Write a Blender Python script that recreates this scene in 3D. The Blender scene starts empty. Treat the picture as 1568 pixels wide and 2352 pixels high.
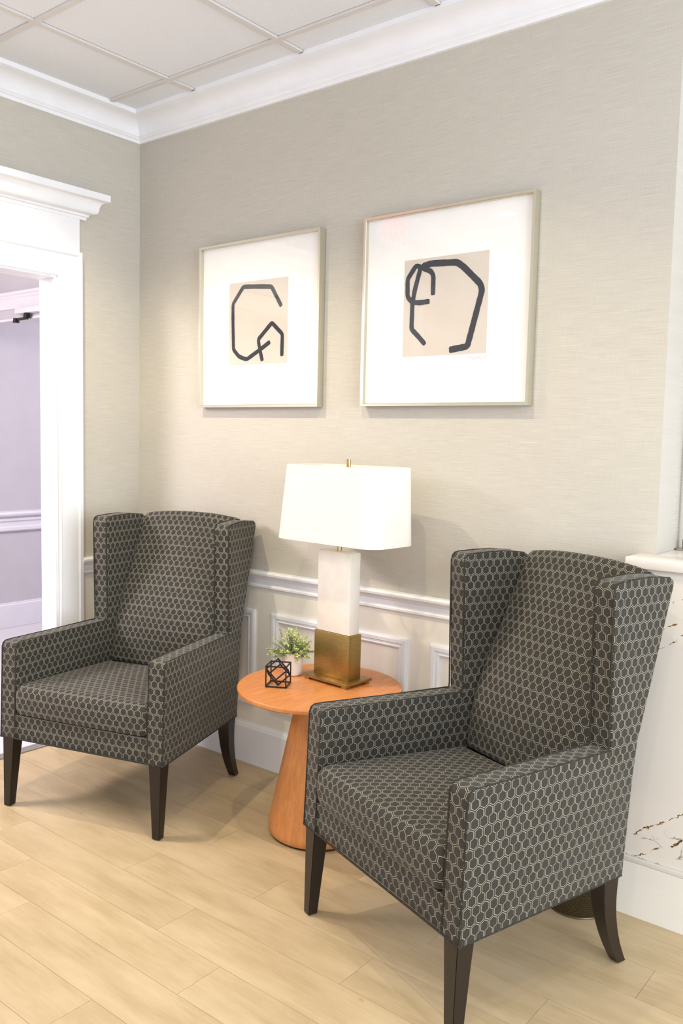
import bpy, bmesh, math, random
from mathutils import Vector, Matrix
random.seed(7)
S = bpy.context.scene
COL = S.collection

# ------------------------------------------------------------------ camera
cd = bpy.data.cameras.new('camera'); cam = bpy.data.objects.new('camera', cd); COL.objects.link(cam)
YAW, PIT, ROL = 0.6745, -0.0861, 0.0221
F = Vector((-math.sin(YAW)*math.cos(PIT), math.cos(YAW)*math.cos(PIT), math.sin(PIT)))
R0 = F.cross(Vector((0, 0, 1))).normalized(); U0 = R0.cross(F)
R = R0*math.cos(ROL)+U0*math.sin(ROL); U = -R0*math.sin(ROL)+U0*math.cos(ROL)
M = Matrix((R, U, -F)).transposed().to_4x4(); M.translation = Vector((3.378, -2.645, 1.435))
cam.matrix_world = M
cd.sensor_fit = 'VERTICAL'; cd.sensor_height = 36; cd.lens = 1973.26/2352*36
cd.clip_start = .05
cd.dof.use_dof = True; cd.dof.focus_distance = 2.35; cd.dof.aperture_fstop = 14
S.camera = cam

# ------------------------------------------------------------------ world, lights, exposure
W = bpy.data.worlds.new('world'); S.world = W; W.use_nodes = True
W.node_tree.nodes['Background'].inputs[0].default_value = (.86, .93, 1.06, 1)
W.node_tree.nodes['Background'].inputs[1].default_value = 1.2
S.view_settings.view_transform = 'Standard'; S.view_settings.look = 'None'
S.view_settings.exposure = 0.10; S.view_settings.gamma = 1
S.view_settings.use_curve_mapping = False

def area(name, loc, target, sx, sy, power, col):
    l = bpy.data.lights.new(name, 'AREA'); l.shape = 'RECTANGLE'; l.size = sx; l.size_y = sy
    l.energy = power; l.color = col
    o = bpy.data.objects.new(name, l); COL.objects.link(o); o.location = loc
    o.rotation_euler = (Vector(target)-Vector(loc)).to_track_quat('-Z', 'Y').to_euler()
    return o
# daylight from the glazed front of the lobby, right of and behind the camera
area('window_daylight', (5.8, -1.75, 1.6), (0, -.8, 1.5), 2.2, 2.2, 130, (.86, .93, 1.0))
# corridor lighting beyond the doorway
area('corridor_light', (-.55, 1.45, 2.4), (-2.3, .8, .5), .8, 1.2, 42, (.90, .86, 1.0))
area('corridor_light_near', (-1.0, -2.3, 2.4), (-1.4, -1.0, 0), .7, 1.2, 100, (1.0, .90, .93))
DOWN = [(.66, -1.07, 70), (1.87, -1.07, 35), (3.1, -1.25, 20), (.65, -2.45, 6), (1.87, -2.45, 22), (3.1, -2.5, 30)]

# ------------------------------------------------------------------ helpers
def lin(r, g, b):
    f = lambda c: ((c/255)/12.92 if c/255 <= .04045 else ((c/255+.055)/1.055)**2.4)
    return (f(r), f(g), f(b), 1)

def finish(name, bm, mat, parent=None, smooth=False, ang=35):
    me = bpy.data.meshes.new(name); bm.normal_update(); bm.to_mesh(me); bm.free()
    o = bpy.data.objects.new(name, me); COL.objects.link(o)
    for m in (mat if isinstance(mat, (list, tuple)) else [mat]): me.materials.append(m)
    if smooth:
        me.polygons.foreach_set('use_smooth', [True]*len(me.polygons))
        me.set_sharp_from_angle(angle=math.radians(ang))
    if parent: o.parent = parent
    return o

def struct(o): o['kind'] = 'structure'; return o
def tag(o, label, cat, group=None):
    o['label'] = label; o['category'] = cat
    if group: o['group'] = group
    return o
def empty(name, loc=(0, 0, 0), rz=0):
    o = bpy.data.objects.new(name, None); COL.objects.link(o); o.location = loc; o.rotation_euler = (0, 0, rz)
    o.empty_display_size = .1
    return o

def box(bm, x0, x1, y0, y1, z0, z1, bev=0, seg=2):
    vs = [bm.verts.new(p) for p in ((x0,y0,z0),(x1,y0,z0),(x1,y1,z0),(x0,y1,z0),(x0,y0,z1),(x1,y0,z1),(x1,y1,z1),(x0,y1,z1))]
    fs = [bm.faces.new([vs[i] for i in f]) for f in ((0,3,2,1),(4,5,6,7),(0,1,5,4),(1,2,6,5),(2,3,7,6),(3,0,4,7))]
    if bev:
        es = list({e for f in fs for e in f.edges})
        bmesh.ops.bevel(bm, geom=es, offset=bev, segments=seg, affect='EDGES', profile=.5)

def bxo(name, mat, parent, *a, **k):
    bm = bmesh.new(); box(bm, *a, **k); return finish(name, bm, mat, parent, smooth=bool(k.get('bev')))

def sweep(bm, prof, stations, closed_prof=True):
    """stations: functions (d,z)->xyz ; ring of profile points per station"""
    rings = [[bm.verts.new(st(d, z)) for d, z in prof] for st in stations]
    n = len(prof)
    for a, b in zip(rings, rings[1:]):
        for i in range(n if closed_prof else n-1):
            j = (i+1) % n
            bm.faces.new((a[i], a[j], b[j], b[i]))
    bm.faces.new(rings[0][::-1]); bm.faces.new(rings[-1])
    bmesh.ops.recalc_face_normals(bm, faces=bm.faces)

def cyl(bm, c, r0, r1, z0, z1, n=32, rings=None):
    prof = rings or [(r0, z0), (r1, z1)]
    vs = [[bm.verts.new((c[0]+r*math.cos(2*math.pi*i/n), c[1]+r*math.sin(2*math.pi*i/n), z)) for i in range(n)] for r, z in prof]
    for a, b in zip(vs, vs[1:]):
        for i in range(n):
            j = (i+1) % n; bm.faces.new((a[i], a[j], b[j], b[i]))
    bm.faces.new(vs[0][::-1]); bm.faces.new(vs[-1])

def tube(bm, pts, r, n=8, closed=False):
    pts = [Vector(p) for p in pts]; m = len(pts); rings = []
    for i, p in enumerate(pts):
        a = pts[(i-1) % m] if (closed or i) else pts[0]
        b = pts[(i+1) % m] if (closed or i < m-1) else pts[-1]
        t = (b-a).normalized()
        up = Vector((0, 0, 1)) if abs(t.z) < .9 else Vector((1, 0, 0))
        if i and abs(t.dot(prev)) < .95: up = up - t*up.dot(t)
        s = t.cross(up).normalized(); u = s.cross(t)
        # keep frame coherent
        prev = up
        rings.append([bm.verts.new(p+s*r*math.cos(2*math.pi*k/n)+u*r*math.sin(2*math.pi*k/n)) for k in range(n)])
    def link(A, B):
        # best rotation offset
        best = min(range(n), key=lambda k: sum((A[i].co-B[(i+k) % n].co).length for i in range(0, n, 2)))
        for i in range(n):
            j = (i+1) % n
            try: bm.faces.new((A[i], A[j], B[(j+best) % n], B[(i+best) % n]))
            except ValueError: pass
    for A, B in zip(rings, rings[1:]): link(A, B)
    if closed: link(rings[-1], rings[0])
    else: bm.faces.new(rings[0][::-1]); bm.faces.new(rings[-1])
    bmesh.ops.recalc_face_normals(bm, faces=bm.faces)

def rod(bm, a, b, w):
    a = Vector(a); b = Vector(b); t = (b-a).normalized()
    up = Vector((0, 0, 1)) if abs(t.z) < .9 else Vector((1, 0, 0))
    s = t.cross(up).normalized()*w/2; u = s.cross(t).normalized()*w/2
    a = a-t*w*.45; b = b+t*w*.45
    r = [[bm.verts.new(p+s*i+u*j) for i, j in ((-1,-1),(1,-1),(1,1),(-1,1))] for p in (a, b)]
    for i in range(4):
        j = (i+1) % 4; bm.faces.new((r[0][i], r[0][j], r[1][j], r[1][i]))
    bm.faces.new(r[0][::-1]); bm.faces.new(r[1])

# ------------------------------------------------------------------ materials
class N:
    def __init__(s, name):
        s.m = bpy.data.materials.new(name); s.m.use_nodes = True; s.t = s.m.node_tree
        s.b = s.t.nodes['Principled BSDF']; s.out = s.t.nodes['Material Output']
    def n(s, kind, **kw):
        x = s.t.nodes.new(kind)
        for k, v in kw.items(): setattr(x, k, v)
        return x
    def l(s, a, b): s.t.links.new(a, b)
    def put(s, sock, v):
        if isinstance(v, (int, float, tuple, list)): sock.default_value = v
        else: s.l(v, sock)
    def math(s, op, a, b=0., c=0.):
        x = s.n('ShaderNodeMath', operation=op)
        s.put(x.inputs[0], a); s.put(x.inputs[1], b); s.put(x.inputs[2], c)
        return x.outputs[0]
    def mix(s, f, a, b):
        x = s.n('ShaderNodeMix', data_type='RGBA'); s.put(x.inputs[0], f); s.put(x.inputs[6], a); s.put(x.inputs[7], b)
        return x.outputs[2]
    def obj(s): return s.n('ShaderNodeTexCoord').outputs['Object']
    def geo(s): return s.n('ShaderNodeNewGeometry').outputs['Position']
    def mapping(s, v, scale=(1,1,1), loc=(0,0,0), rot=(0,0,0)):
        x = s.n('ShaderNodeMapping'); s.l(v, x.inputs[0]); x.inputs[1].default_value = loc; x.inputs[2].default_value = rot; x.inputs[3].default_value = scale
        return x.outputs[0]
    def noise(s, v, scale, detail=3, rough=.5):
        x = s.n('ShaderNodeTexNoise'); s.l(v, x.inputs['Vector']); x.inputs['Scale'].default_value = scale
        x.inputs['Detail'].default_value = detail; x.inputs['Roughness'].default_value = rough
        return x.outputs[0]
    def ramp(s, v, a, b):
        x = s.n('ShaderNodeMapRange', interpolation_type='SMOOTHSTEP'); s.l(v, x.inputs[0]); x.inputs[1].default_value = a; x.inputs[2].default_value = b
        return x.outputs[0]
    def bump(s, h, strength, dist=.001):
        x = s.n('ShaderNodeBump'); x.inputs['Strength'].default_value = strength; x.inputs['Distance'].default_value = dist
        s.l(h, x.inputs['Height']); s.l(x.outputs[0], s.b.inputs['Normal'])
    def base(s, c, rough=.5, metal=0, spec=.5):
        s.put(s.b.inputs['Base Color'], c); s.put(s.b.inputs['Roughness'], rough); s.b.inputs['Metallic'].default_value = metal
        s.b.inputs['Specular IOR Level'].default_value = spec
        return s

def plain(name, col, rough=.5, metal=0, spec=.5, nz=0):
    k = N(name); c = lin(*col)
    f = k.noise(k.geo(), 9, 4); d = tuple(v*(.965-nz) for v in c[:3])+(1,)
    k.base(k.mix(k.ramp(f, .3, .7), d, c), rough, metal, spec)
    return k.m

def wallpaper(name, axis):
    k = N(name); g = k.geo(); sep = k.n('ShaderNodeSeparateXYZ'); k.l(g, sep.inputs[0])
    cmb = k.n('ShaderNodeCombineXYZ'); k.l(sep.outputs[axis], cmb.inputs[0]); k.l(sep.outputs[2], cmb.inputs[1])
    v = cmb.outputs[0]
    a = k.noise(k.mapping(v, (8, 760, 1)), 1, 3, .6)          # horizontal grass strands
    b = k.noise(k.mapping(v, (16, 900, 1)), 1, 2, .6)
    c = k.noise(k.mapping(v, (420, 22, 1)), 1, 2, .5)         # faint warp
    d = k.noise(k.mapping(v, (1.2, 3, 1)), 1, 3, .5)
    f = k.math('ADD', k.math('MULTIPLY', a, .5), k.math('ADD', k.math('MULTIPLY', b, .28), k.math('ADD', k.math('MULTIPLY', c, .12), k.math('MULTIPLY', d, .10))))
    x = k.ramp(f, .24, .76)
    col = k.mix(x, lin(177, 171, 159), lin(209, 203, 192))
    slub = k.ramp(k.noise(k.mapping(v, (9, 520, 1), (3, 1, 0)), 1, 2, .5), .68, .76)
    col = k.mix(k.math('MULTIPLY', slub, .35), col, lin(240, 236, 226))
    k.base(col, .75, 0, .25); k.bump(f, .15, .001)
    return k.m

MW_B = wallpaper('grasscloth_wallpaper', 0); MW_L = wallpaper('grasscloth_wallpaper_side', 1)
M_TRIM = plain('white_trim_paint', (239, 239, 242), .38, 0, .4)
M_WAIN = plain('offwhite_panel_paint', (238, 233, 222), .42, 0, .4)
M_HALL = plain('grey_hall_paint', (196, 192, 196), .6, 0, .3)
M_HALLT = plain('hall_trim_paint', (226, 224, 228), .45, 0, .4)
M_HFLOOR = plain('pale_hall_vinyl', (214, 210, 214), .3, 0, .5)

def ceiling_mat():
    k = N('mineral_ceiling_tile'); g = k.geo()
    f = k.noise(g, 260, 3, .7); s = k.ramp(k.noise(g, 90, 3, .6), .66, .74)
    c = k.mix(k.ramp(f, .3, .7), lin(222, 224, 228), lin(232, 234, 238))
    c = k.mix(k.math('MULTIPLY', s, .25), c, lin(200, 202, 206))
    k.base(c, .9, 0, .1); k.bump(f, .3, .001); return k.m
M_TILE = ceiling_mat()
M_TEE = plain('ceiling_grid_enamel', (214, 210, 207), .45, 0, .4)
M_DARKGAP = plain('dark_void', (60, 58, 55), .9)

def floor_mat():
    k = N('pale_oak_plank'); g = k.geo(); oi = k.n('ShaderNodeObjectInfo')
    off = k.n('ShaderNodeCombineXYZ'); k.l(k.math('MULTIPLY', oi.outputs['Random'], 37.), off.inputs[0]); k.l(k.math('MULTIPLY', oi.outputs['Random'], 91.), off.inputs[1])
    va = k.n('ShaderNodeVectorMath', operation='ADD'); k.l(g, va.inputs[0]); k.l(off.outputs[0], va.inputs[1]); v = va.outputs[0]
    a = k.noise(k.mapping(v, (2.2, 9, 1)), 1, 6, .66)
    b = k.noise(k.mapping(v, (5, 90, 1)), 1, 4, .6)
    c = k.ramp(k.noise(k.mapping(v, (3, 26, 1), (5, 5, 5)), 1, 4, .7), .60, .80)
    kn = k.ramp(k.noise(k.mapping(v, (14, 30, 1), (9, 2, 5)), 1, 2, .5), .74, .82)
    col = k.mix(k.ramp(a, .3, .72), lin(180, 157, 120), lin(203, 181, 145))
    col = k.mix(k.math('MULTIPLY', k.ramp(b, .35, .75), .20), col, lin(216, 196, 160))
    col = k.mix(k.math('MULTIPLY', c, .45), col, lin(168, 146, 112))
    col = k.mix(k.math('MULTIPLY', kn, .35), col, lin(150, 120, 84))
    tint = k.math('ADD', k.math('MULTIPLY', oi.outputs['Random'], .045), .955)
    vm = k.n('ShaderNodeVectorMath', operation='SCALE'); k.l(col, vm.inputs[0]); k.l(tint, vm.inputs['Scale'])
    k.base(vm.outputs[0], k.math('ADD', k.math('MULTIPLY', a, .12), .36), 0, .4)
    k.bump(b, .06, .001); return k.m
M_FLOOR = floor_mat()
M_SUB = plain('plank_joint_filler', (156, 128, 88), .8)

def fabric_mat():
    k = N('honeycomb_fabric'); uv = k.n('ShaderNodeUVMap'); uv.uv_map = 'UVMap'
    sep = k.n('ShaderNodeSeparateXYZ'); k.l(uv.outputs[0], sep.inputs[0])
    wob = k.math('MULTIPLY', k.math('SUBTRACT', k.noise(uv.outputs[0], 120, 2), .5), .03)
    px = k.math('ADD', k.math('MULTIPLY', sep.outputs[0], 1/.0293), wob)
    py = k.math('ADD', k.math('MULTIPLY', sep.outputs[1], 1/(.0293*.9164)), wob)
    def cell(ox, oy):
        x = k.math('SUBTRACT', k.math('FLOORED_MODULO', k.math('ADD', px, ox), 1.), .5)
        y = k.math('SUBTRACT', k.math('FLOORED_MODULO', k.math('ADD', py, oy), 1.7320508), .8660254)
        return x, y, k.math('ADD', k.math('MULTIPLY', x, x), k.math('MULTIPLY', y, y))
    x1, y1, d1 = cell(100, 100*1.7320508); x2, y2, d2 = cell(100.5, 100*1.7320508+.8660254)
    sel = k.math('LESS_THAN', d1, d2); ns = k.math('SUBTRACT', 1., sel)
    hx = k.math('ABSOLUTE', k.math('ADD', k.math('MULTIPLY', x1, sel), k.math('MULTIPLY', x2, ns)))
    hy = k.math('SUBTRACT', k.math('MULTIPLY', y1, sel), k.math('MULTIPLY', y2, ns))
    g, t = .080, .031
    s1 = k.math('MULTIPLY', hx, .5); s2 = k.math('MULTIPLY', hy, .8660254)
    mt = k.math('SUBTRACT', k.math('ADD', s1, s2), .5-g)
    mv = k.math('SUBTRACT', hx, .5-g)
    mb = k.math('SUBTRACT', k.math('SUBTRACT', s1, s2), .5)
    m = k.math('ABSOLUTE', k.math('MAXIMUM', mt, k.math('MAXIMUM', mv, mb)))
    line = k.math('SUBTRACT', 1., k.ramp(m, t*.55, t*1.35))
    neck = k.math('MULTIPLY', k.math('LESS_THAN', hy, 0.), k.math('LESS_THAN', hx, g*.9))
    line = k.math('MULTIPLY', line, k.math('SUBTRACT', 1., neck))
    inside = k.math('LESS_THAN', k.math('MAXIMUM', mt, k.math('MAXIMUM', mv, mb)), 0.)
    g3 = uv.outputs[0]
    fz = k.noise(g3, 700, 3, .85); big = k.noise(g3, 14, 2)
    dark = k.mix(k.ramp(fz, .36, .64), lin(11, 10, 9), lin(68, 62, 54))
    gapc = k.mix(k.ramp(fz, .3, .7), lin(20, 18, 15), lin(48, 44, 38))
    base = k.mix(inside, gapc, dark)
    lc = k.mix(k.ramp(fz, .3, .7), lin(122, 120, 106), lin(168, 165, 148))
    col = k.mix(line, base, lc)
    k.base(col, .72, 0, .25)
    k.b.inputs['Sheen Weight'].default_value = .12; k.b.inputs['Sheen Roughness'].default_value = .5
    k.bump(k.math('ADD', k.math('MULTIPLY', fz, .4), line), .5, .0006)
    return k.m
M_FAB = fabric_mat()
def welt():
    k = N('dark_welt_cord'); f = k.ramp(k.noise(k.mapping(k.obj(), (190, 190, 190)), 1, 1), .62, .70)
    k.base(k.mix(f, lin(50, 47, 41), lin(100, 96, 84)), .85, 0, .2); return k.m
M_WELT = welt()
M_ESP = plain('espresso_wood', (28, 19, 14), .33, 0, .5)

def cherry_mat():
    k = N('cherry_veneer'); o = k.geo()
    a = k.noise(k.mapping(o, (60, 9, 9)), 1, 5, .65); b = k.noise(k.mapping(o, (6, 2, 2)), 1, 3)
    col = k.mix(k.ramp(a, .3, .7), lin(196, 122, 66), lin(212, 140, 82))
    col = k.mix(k.math('MULTIPLY', k.ramp(b, .3, .8), .35), col, lin(218, 150, 94))
    k.base(col, .34, 0, .45); return k.m
def cherry_cone():
    k = N('cherry_veneer_upright'); o = k.geo()
    a = k.noise(k.mapping(o, (70, 70, 3)), 1, 5, .65); b = k.noise(k.mapping(o, (5, 5, 3)), 1, 3)
    col = k.mix(k.ramp(a, .3, .7), lin(188, 120, 62), lin(208, 140, 80))
    col = k.mix(k.math('MULTIPLY', k.ramp(b, .3, .8), .35), col, lin(216, 138, 78))
    k.base(col, .38, 0, .45); return k.m
M_CH, M_CHC = cherry_mat(), cherry_cone()
M_BRASS = (lambda k: (k.base(k.mix(k.ramp(k.noise(k.mapping(k.geo(), (40, 40, 500)), 1, 3), .3, .7), lin(156, 128, 74), lin(172, 144, 88)), .36, .9), k.m)[1])(N('brushed_antique_brass'))
M_BRASS2 = plain('polished_brass', (200, 178, 134), .22, 1)
def alab():
    k = N('alabaster'); g = k.geo()
    a = k.noise(g, 16, 5, .6)
    k.base(k.mix(k.ramp(a, .35, .7), lin(234, 228, 216), lin(228, 220, 206)), .35, 0, .4)
    k.b.inputs['Subsurface Weight'].default_value = .25; k.b.inputs['Subsurface Radius'].default_value = (.03, .02, .012)
    return k.m
M_ALAB = alab()
def shade_mat():
    k = N('white_linen_shade'); g = k.geo()
    f = k.noise(k.mapping(g, (500, 500, 500)), 1, 2)
    c = k.mix(f, lin(248, 244, 236), lin(252, 249, 243))
    k.base(c, .8, 0, .1)
    tr = k.n('ShaderNodeBsdfTranslucent'); tr.inputs[0].default_value = lin(250, 244, 232)
    mx = k.n('ShaderNodeMixShader'); mx.inputs[0].default_value = .30
    k.l(k.b.outputs[0], mx.inputs[1]); k.l(tr.outputs[0], mx.inputs[2]); k.l(mx.outputs[0], k.out.inputs[0])
    return k.m
M_SHADE = shade_mat()
M_FRAME = plain('champagne_metal', (212, 206, 188), .28, .85)
M_MAT = plain('white_mat_board', (250, 248, 245), .8, 0, .1)
M_PAPER = plain('cream_print_paper', (216, 206, 196), .85, 0, .1)
M_INK = plain('charcoal_ink', (58, 61, 68), .7, 0, .2)
M_PENCIL = plain('pencil_grey', (196, 190, 184), .9)
def glass_mat():
    k = N('picture_glazing'); k.t.nodes.remove(k.b)
    lw = k.n('ShaderNodeLayerWeight'); lw.inputs[0].default_value = .5
    fr = k.math('ADD', k.math('MULTIPLY', k.math('POWER', lw.outputs['Facing'], 5.), .8), .03)
    tr = k.n('ShaderNodeBsdfTransparent'); gl = k.n('ShaderNodeBsdfGlossy'); gl.inputs['Roughness'].default_value = .01
    mx = k.n('ShaderNodeMixShader'); k.l(fr, mx.inputs[0]); k.l(tr.outputs[0], mx.inputs[1]); k.l(gl.outputs[0], mx.inputs[2])
    k.l(mx.outputs[0], k.out.inputs[0]); return k.m
M_GLASS = glass_mat()
M_BLACK = plain('black_metal', (38, 34, 30), .45, .4)
M_POT = plain('white_glazed_ceramic', (232, 222, 212), .4, 0, .5, .03)
M_SOIL = plain('dark_moss', (58, 52, 30), .95)
M_LEAF = plain('sage_leaf', (150, 166, 118), .6, 0, .3, .12)
M_LEAF2 = plain('lime_leaf_tip', (214, 222, 140), .6, 0, .3, .06)
M_STEM = plain('brown_stem', (104, 92, 60), .8)
M_STEEL = plain('brushed_steel', (190, 182, 172), .3, .9)
M_DMETAL = plain('dark_bronze', (44, 38, 34), .5, .5)
M_CTOP = plain('white_quartz_top', (236, 230, 222), .25, 0, .5)
M_BIN = plain('bronze_mesh', (96, 82, 56), .4, .6)

def marble_mat():
    k = N('veined_quartz'); g = k.geo(); sep = k.n('ShaderNodeSeparateXYZ')
    n1 = k.n('ShaderNodeTexNoise'); n1.inputs['Scale'].default_value = 18; n1.inputs['Detail'].default_value = 6; n1.inputs['Roughness'].default_value = .7
    k.l(g, n1.inputs['Vector'])
    d = k.n('ShaderNodeVectorMath', operation='MULTIPLY_ADD'); k.l(n1.outputs[1], d.inputs[0]); d.inputs[1].default_value = (.05, 0, .05); k.l(g, d.inputs[2])
    k.l(d.outputs[0], sep.inputs[0]); X, Z = sep.outputs[0], sep.outputs[2]
    # signed distance to the diagonal vein family z = .72 x + c
    s = k.math('SUBTRACT', Z, k.math('MULTIPLY', X, .72))
    width = k.math('MULTIPLY', k.ramp(k.noise(g, 30, 3, .6), .42, .75), .0062)
    m = None
    for c in (-1.548, -1.632, -.95, -.885, -1.0, -2.35, -3.05, -.4, .1):
        e = k.math('ABSOLUTE', k.math('SUBTRACT', s, c))
        q = k.math('LESS_THAN', e, width)
        m = q if m is None else k.math('MAXIMUM', m, q)
    br = k.mix(k.ramp(k.noise(g, 90, 3), .35, .65), lin(52, 38, 12), lin(146, 104, 50))
    vo = k.n('ShaderNodeTexVoronoi', feature='DISTANCE_TO_EDGE'); k.l(k.mapping(d.outputs[0], (9, 1, 15), (0, 0, 0), (0, .35, 0)), vo.inputs['Vector']); vo.inputs['Scale'].default_value = 1
    thin = k.math('MULTIPLY', k.math('LESS_THAN', vo.outputs[0], .012), k.math('LESS_THAN', k.math('ABSOLUTE', k.math('ADD', s, 1.66)), .085))
    thin = k.math('MULTIPLY', thin, k.ramp(k.noise(g, 16, 2), .42, .55))
    base = k.mix(k.noise(g, 3, 3), lin(226, 218, 207), lin(232, 225, 216))
    col = k.mix(k.math('MULTIPLY', thin, .75), base, lin(84, 76, 62))
    col = k.mix(m, col, br)
    k.base(col, .22, 0, .5); return k.m
M_MARB = marble_mat()
def emis(name, col, st):
    k = N(name); k.base(col, .5); k.b.inputs['Emission Color'].default_value = col; k.b.inputs['Emission Strength'].default_value = st; return k.m
M_LENS = emis('warm_lamp_lens', (1, .88, .70, 1), 6)
M_RED = emis('red_exit_glow', (1, .02, .02, 1), 7)

# ------------------------------------------------------------------ the setting
ZC = 2.893           # ceiling grid plane
ZR = .861            # chair rail top
# --- back wall
wb = struct(bxo('wall_back', MW_B, None, -.11, 2.50, 0, .14, 0, ZC+.1))
bxo('wainscot_panel', M_WAIN, wb, 0.0, 2.50, -.004, 0, 0, ZR-.01)
# --- left wall with doorway (opening y -2.35 .. -.45, z 0 .. 2.118)
bm = bmesh.new()
box(bm, -.11, 0, -.45, 0, 0, ZC+.1); box(bm, -.11, 0, -2.35, -.45, 2.118, ZC+.1); box(bm, -.11, 0, -4.6, -2.35, 0, ZC+.1)
wl = struct(finish('wall_left', bm, MW_L))
bxo('wainscot_panel', M_WAIN, wl, 0, .004, -.34, 0, 0, ZR-.01)
# --- return wall of the reception niche and its back wall
wr = struct(bxo('wall_right', MW_L, None, 2.36, 2.50, .14, 2.3, 0, ZC+.1))
wn = struct(bxo('wall_niche', MW_B, None, 2.36, 6.0, 2.3, 2.42, 0, ZC+.1))

def rail(name, prof, x1, parent=None):
    """moulding along the back wall, mitred in the corner, and along the left wall to y1"""
    bm = bmesh.new()
    sweep(bm, prof, [lambda d, z: (d, -d, z), lambda d, z: (x1, -d, z)])
    return finish(name, bm, M_TRIM, parent, True, 28)
def rail_left(name, prof, y1):
    bm = bmesh.new()
    sweep(bm, prof, [lambda d, z: (d, -d, z), lambda d, z: (d, y1, z)])
    return finish(name, bm, M_TRIM, None, True, 28)

cove = [(.028+.068*(1-math.cos(a)), 2.815+.055*math.sin(a)) for a in [math.pi/2*i/10 for i in range(11)]]
crown = [(0, 2.786), (.012, 2.786), (.0145, 2.792), (.0145, 2.799), (.020, 2.802), (.023, 2.808), (.028, 2.812)] + cove + [(.100, 2.872), (.113, 2.873), (.113, 2.8925), (0, 2.8925)]
struct(rail('trim_1', crown, 2.50)); struct(rail_left('trim_2', crown, -4.6))
chair = [(0, .786), (.010, .786), (.014, .790), (.014, .797), (.009, .801), (.009, .824), (.014, .828), (.016, .834), (.024, .838), (.030, .845), (.031, .853), (.026, .860), (.012, .861), (0, .861)]
struct(rail('trim_3', chair, 2.50)); struct(rail_left('trim_4', chair, -.334))
basep = [(0, 0), (.018, 0), (.018, .158), (.015, .163), (.013, .170), (.008, .175), (.007, .181), (0, .182)]
struct(rail('baseboard_back', basep, 2.50)); struct(rail_left('baseboard_left', basep, -.334))
# door casing side pieces of baseboard on the far side of the doorway (outside the frame)
# --- wainscot frame mouldings
fm = [(0, .000), (0, .010), (.008, .014), (.020, .014), (.024, .009), (.030, .009), (.034, .012), (.040, .008), (.042, .000)]
def frame_rect(name, x0, x1, z0, z1, parent, left=False):
    bm = bmesh.new(); rings = []
    for s, d in fm:
        pts = [(x0+s, z0+s), (x1-s, z0+s), (x1-s, z1-s), (x0+s, z1-s)]
        rings.append([bm.verts.new((d+.004, a, z) if left else (a, -d-.004, z)) for a, z in pts])
    for a, b in zip(rings, rings[1:]):
        for i in range(4):
            j = (i+1) % 4; bm.faces.new((a[i], a[j], b[j], b[i]))
    bmesh.ops.recalc_face_normals(bm, faces=bm.faces)
    return finish(name, bm, M_TRIM, parent)
for x0, x1 in ((.105, .806), (.902, 1.603), (1.704, 2.405)):
    frame_rect('panel_moulding', x0, x1, .262, .688, wb)

# --- doorway surround
d1 = struct(empty('door_1', (0, -.45, 0)))
def dpart(name, bm, m=M_TRIM, smooth=False):
    bmesh.ops.translate(bm, verts=bm.verts, vec=(0, .45, 0)); return finish(name, bm, m, d1, smooth, 28)
cas = [(0, 0), (0, .012), (.008, .015), (.012, .013), (.030, .014), (.092, .018), (.098, .026), (.113, .026), (.113, 0)]   # (inset from opening, depth)
for yo, sg in ((-.447, 1), (-2.353, -1)):
    bm = bmesh.new()
    ring = [[bm.verts.new((dd, yo+sg*s, z)) for s, dd in cas] for z in (0, None) if z is not None]
    top = [bm.verts.new((dd, yo+sg*s, 2.115+s)) for s, dd in cas]
    a = ring[0]; n = len(cas)
    for i in range(n):
        j = (i+1) % n; bm.faces.new((a[i], a[j], top[j], top[i]))
    bm.faces.new(a); bm.faces.new(top[::-1]); bmesh.ops.recalc_face_normals(bm, faces=bm.faces)
    dpart('door_casing', bm)
bm = bmesh.new()
sweep(bm, cas, [lambda s, dd: (dd, -.447+s, 2.115+s), lambda s, dd: (dd, -2.353-s, 2.115+s)])
dpart('head_casing', bm)
bm = bmesh.new(); box(bm, 0, .018, -2.455, -.342, 2.228, 2.392, bev=.002); dpart('frieze_board', bm)
corn = [(0, 2.372), (.022, 2.372), (.026, 2.384), (.032, 2.386), (.032, 2.394), (.040, 2.398)] + \
       [(.044+.020*math.sin(a), 2.398+.022*(1-math.cos(a))) for a in [math.pi/2*i/5 for i in range(1, 6)]] + \
       [(.064+.028*(1-math.cos(a)), 2.420+.034*math.sin(a)) for a in [math.pi/2*i/6 for i in range(1, 7)]] + \
       [(.099, 2.457), (.099, 2.484), (0, 2.484)]
bm = bmesh.new()
sweep(bm, corn, [lambda d, z: (0, -2.463-d, z), lambda d, z: (d, -2.463-d, z), lambda d, z: (d, -.336+d, z), lambda d, z: (0, -.336+d, z)])
dpart('cornice', bm, smooth=True)
bm = bmesh.new()
box(bm, -.112, .002, -.462, -.449, 0, 2.117); box(bm, -.112, .002, -2.351, -2.338, 0, 2.117); box(bm, -.112, .002, -2.338, -.462, 2.104, 2.117)
dpart('door_jamb', bm)
bm = bmesh.new(); box(bm, -.096, -.042, -2.338, -.462, 0, .006, bev=.002); dpart('threshold', bm, M_STEEL)['label'] = 'grey metal threshold strip'

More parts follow.
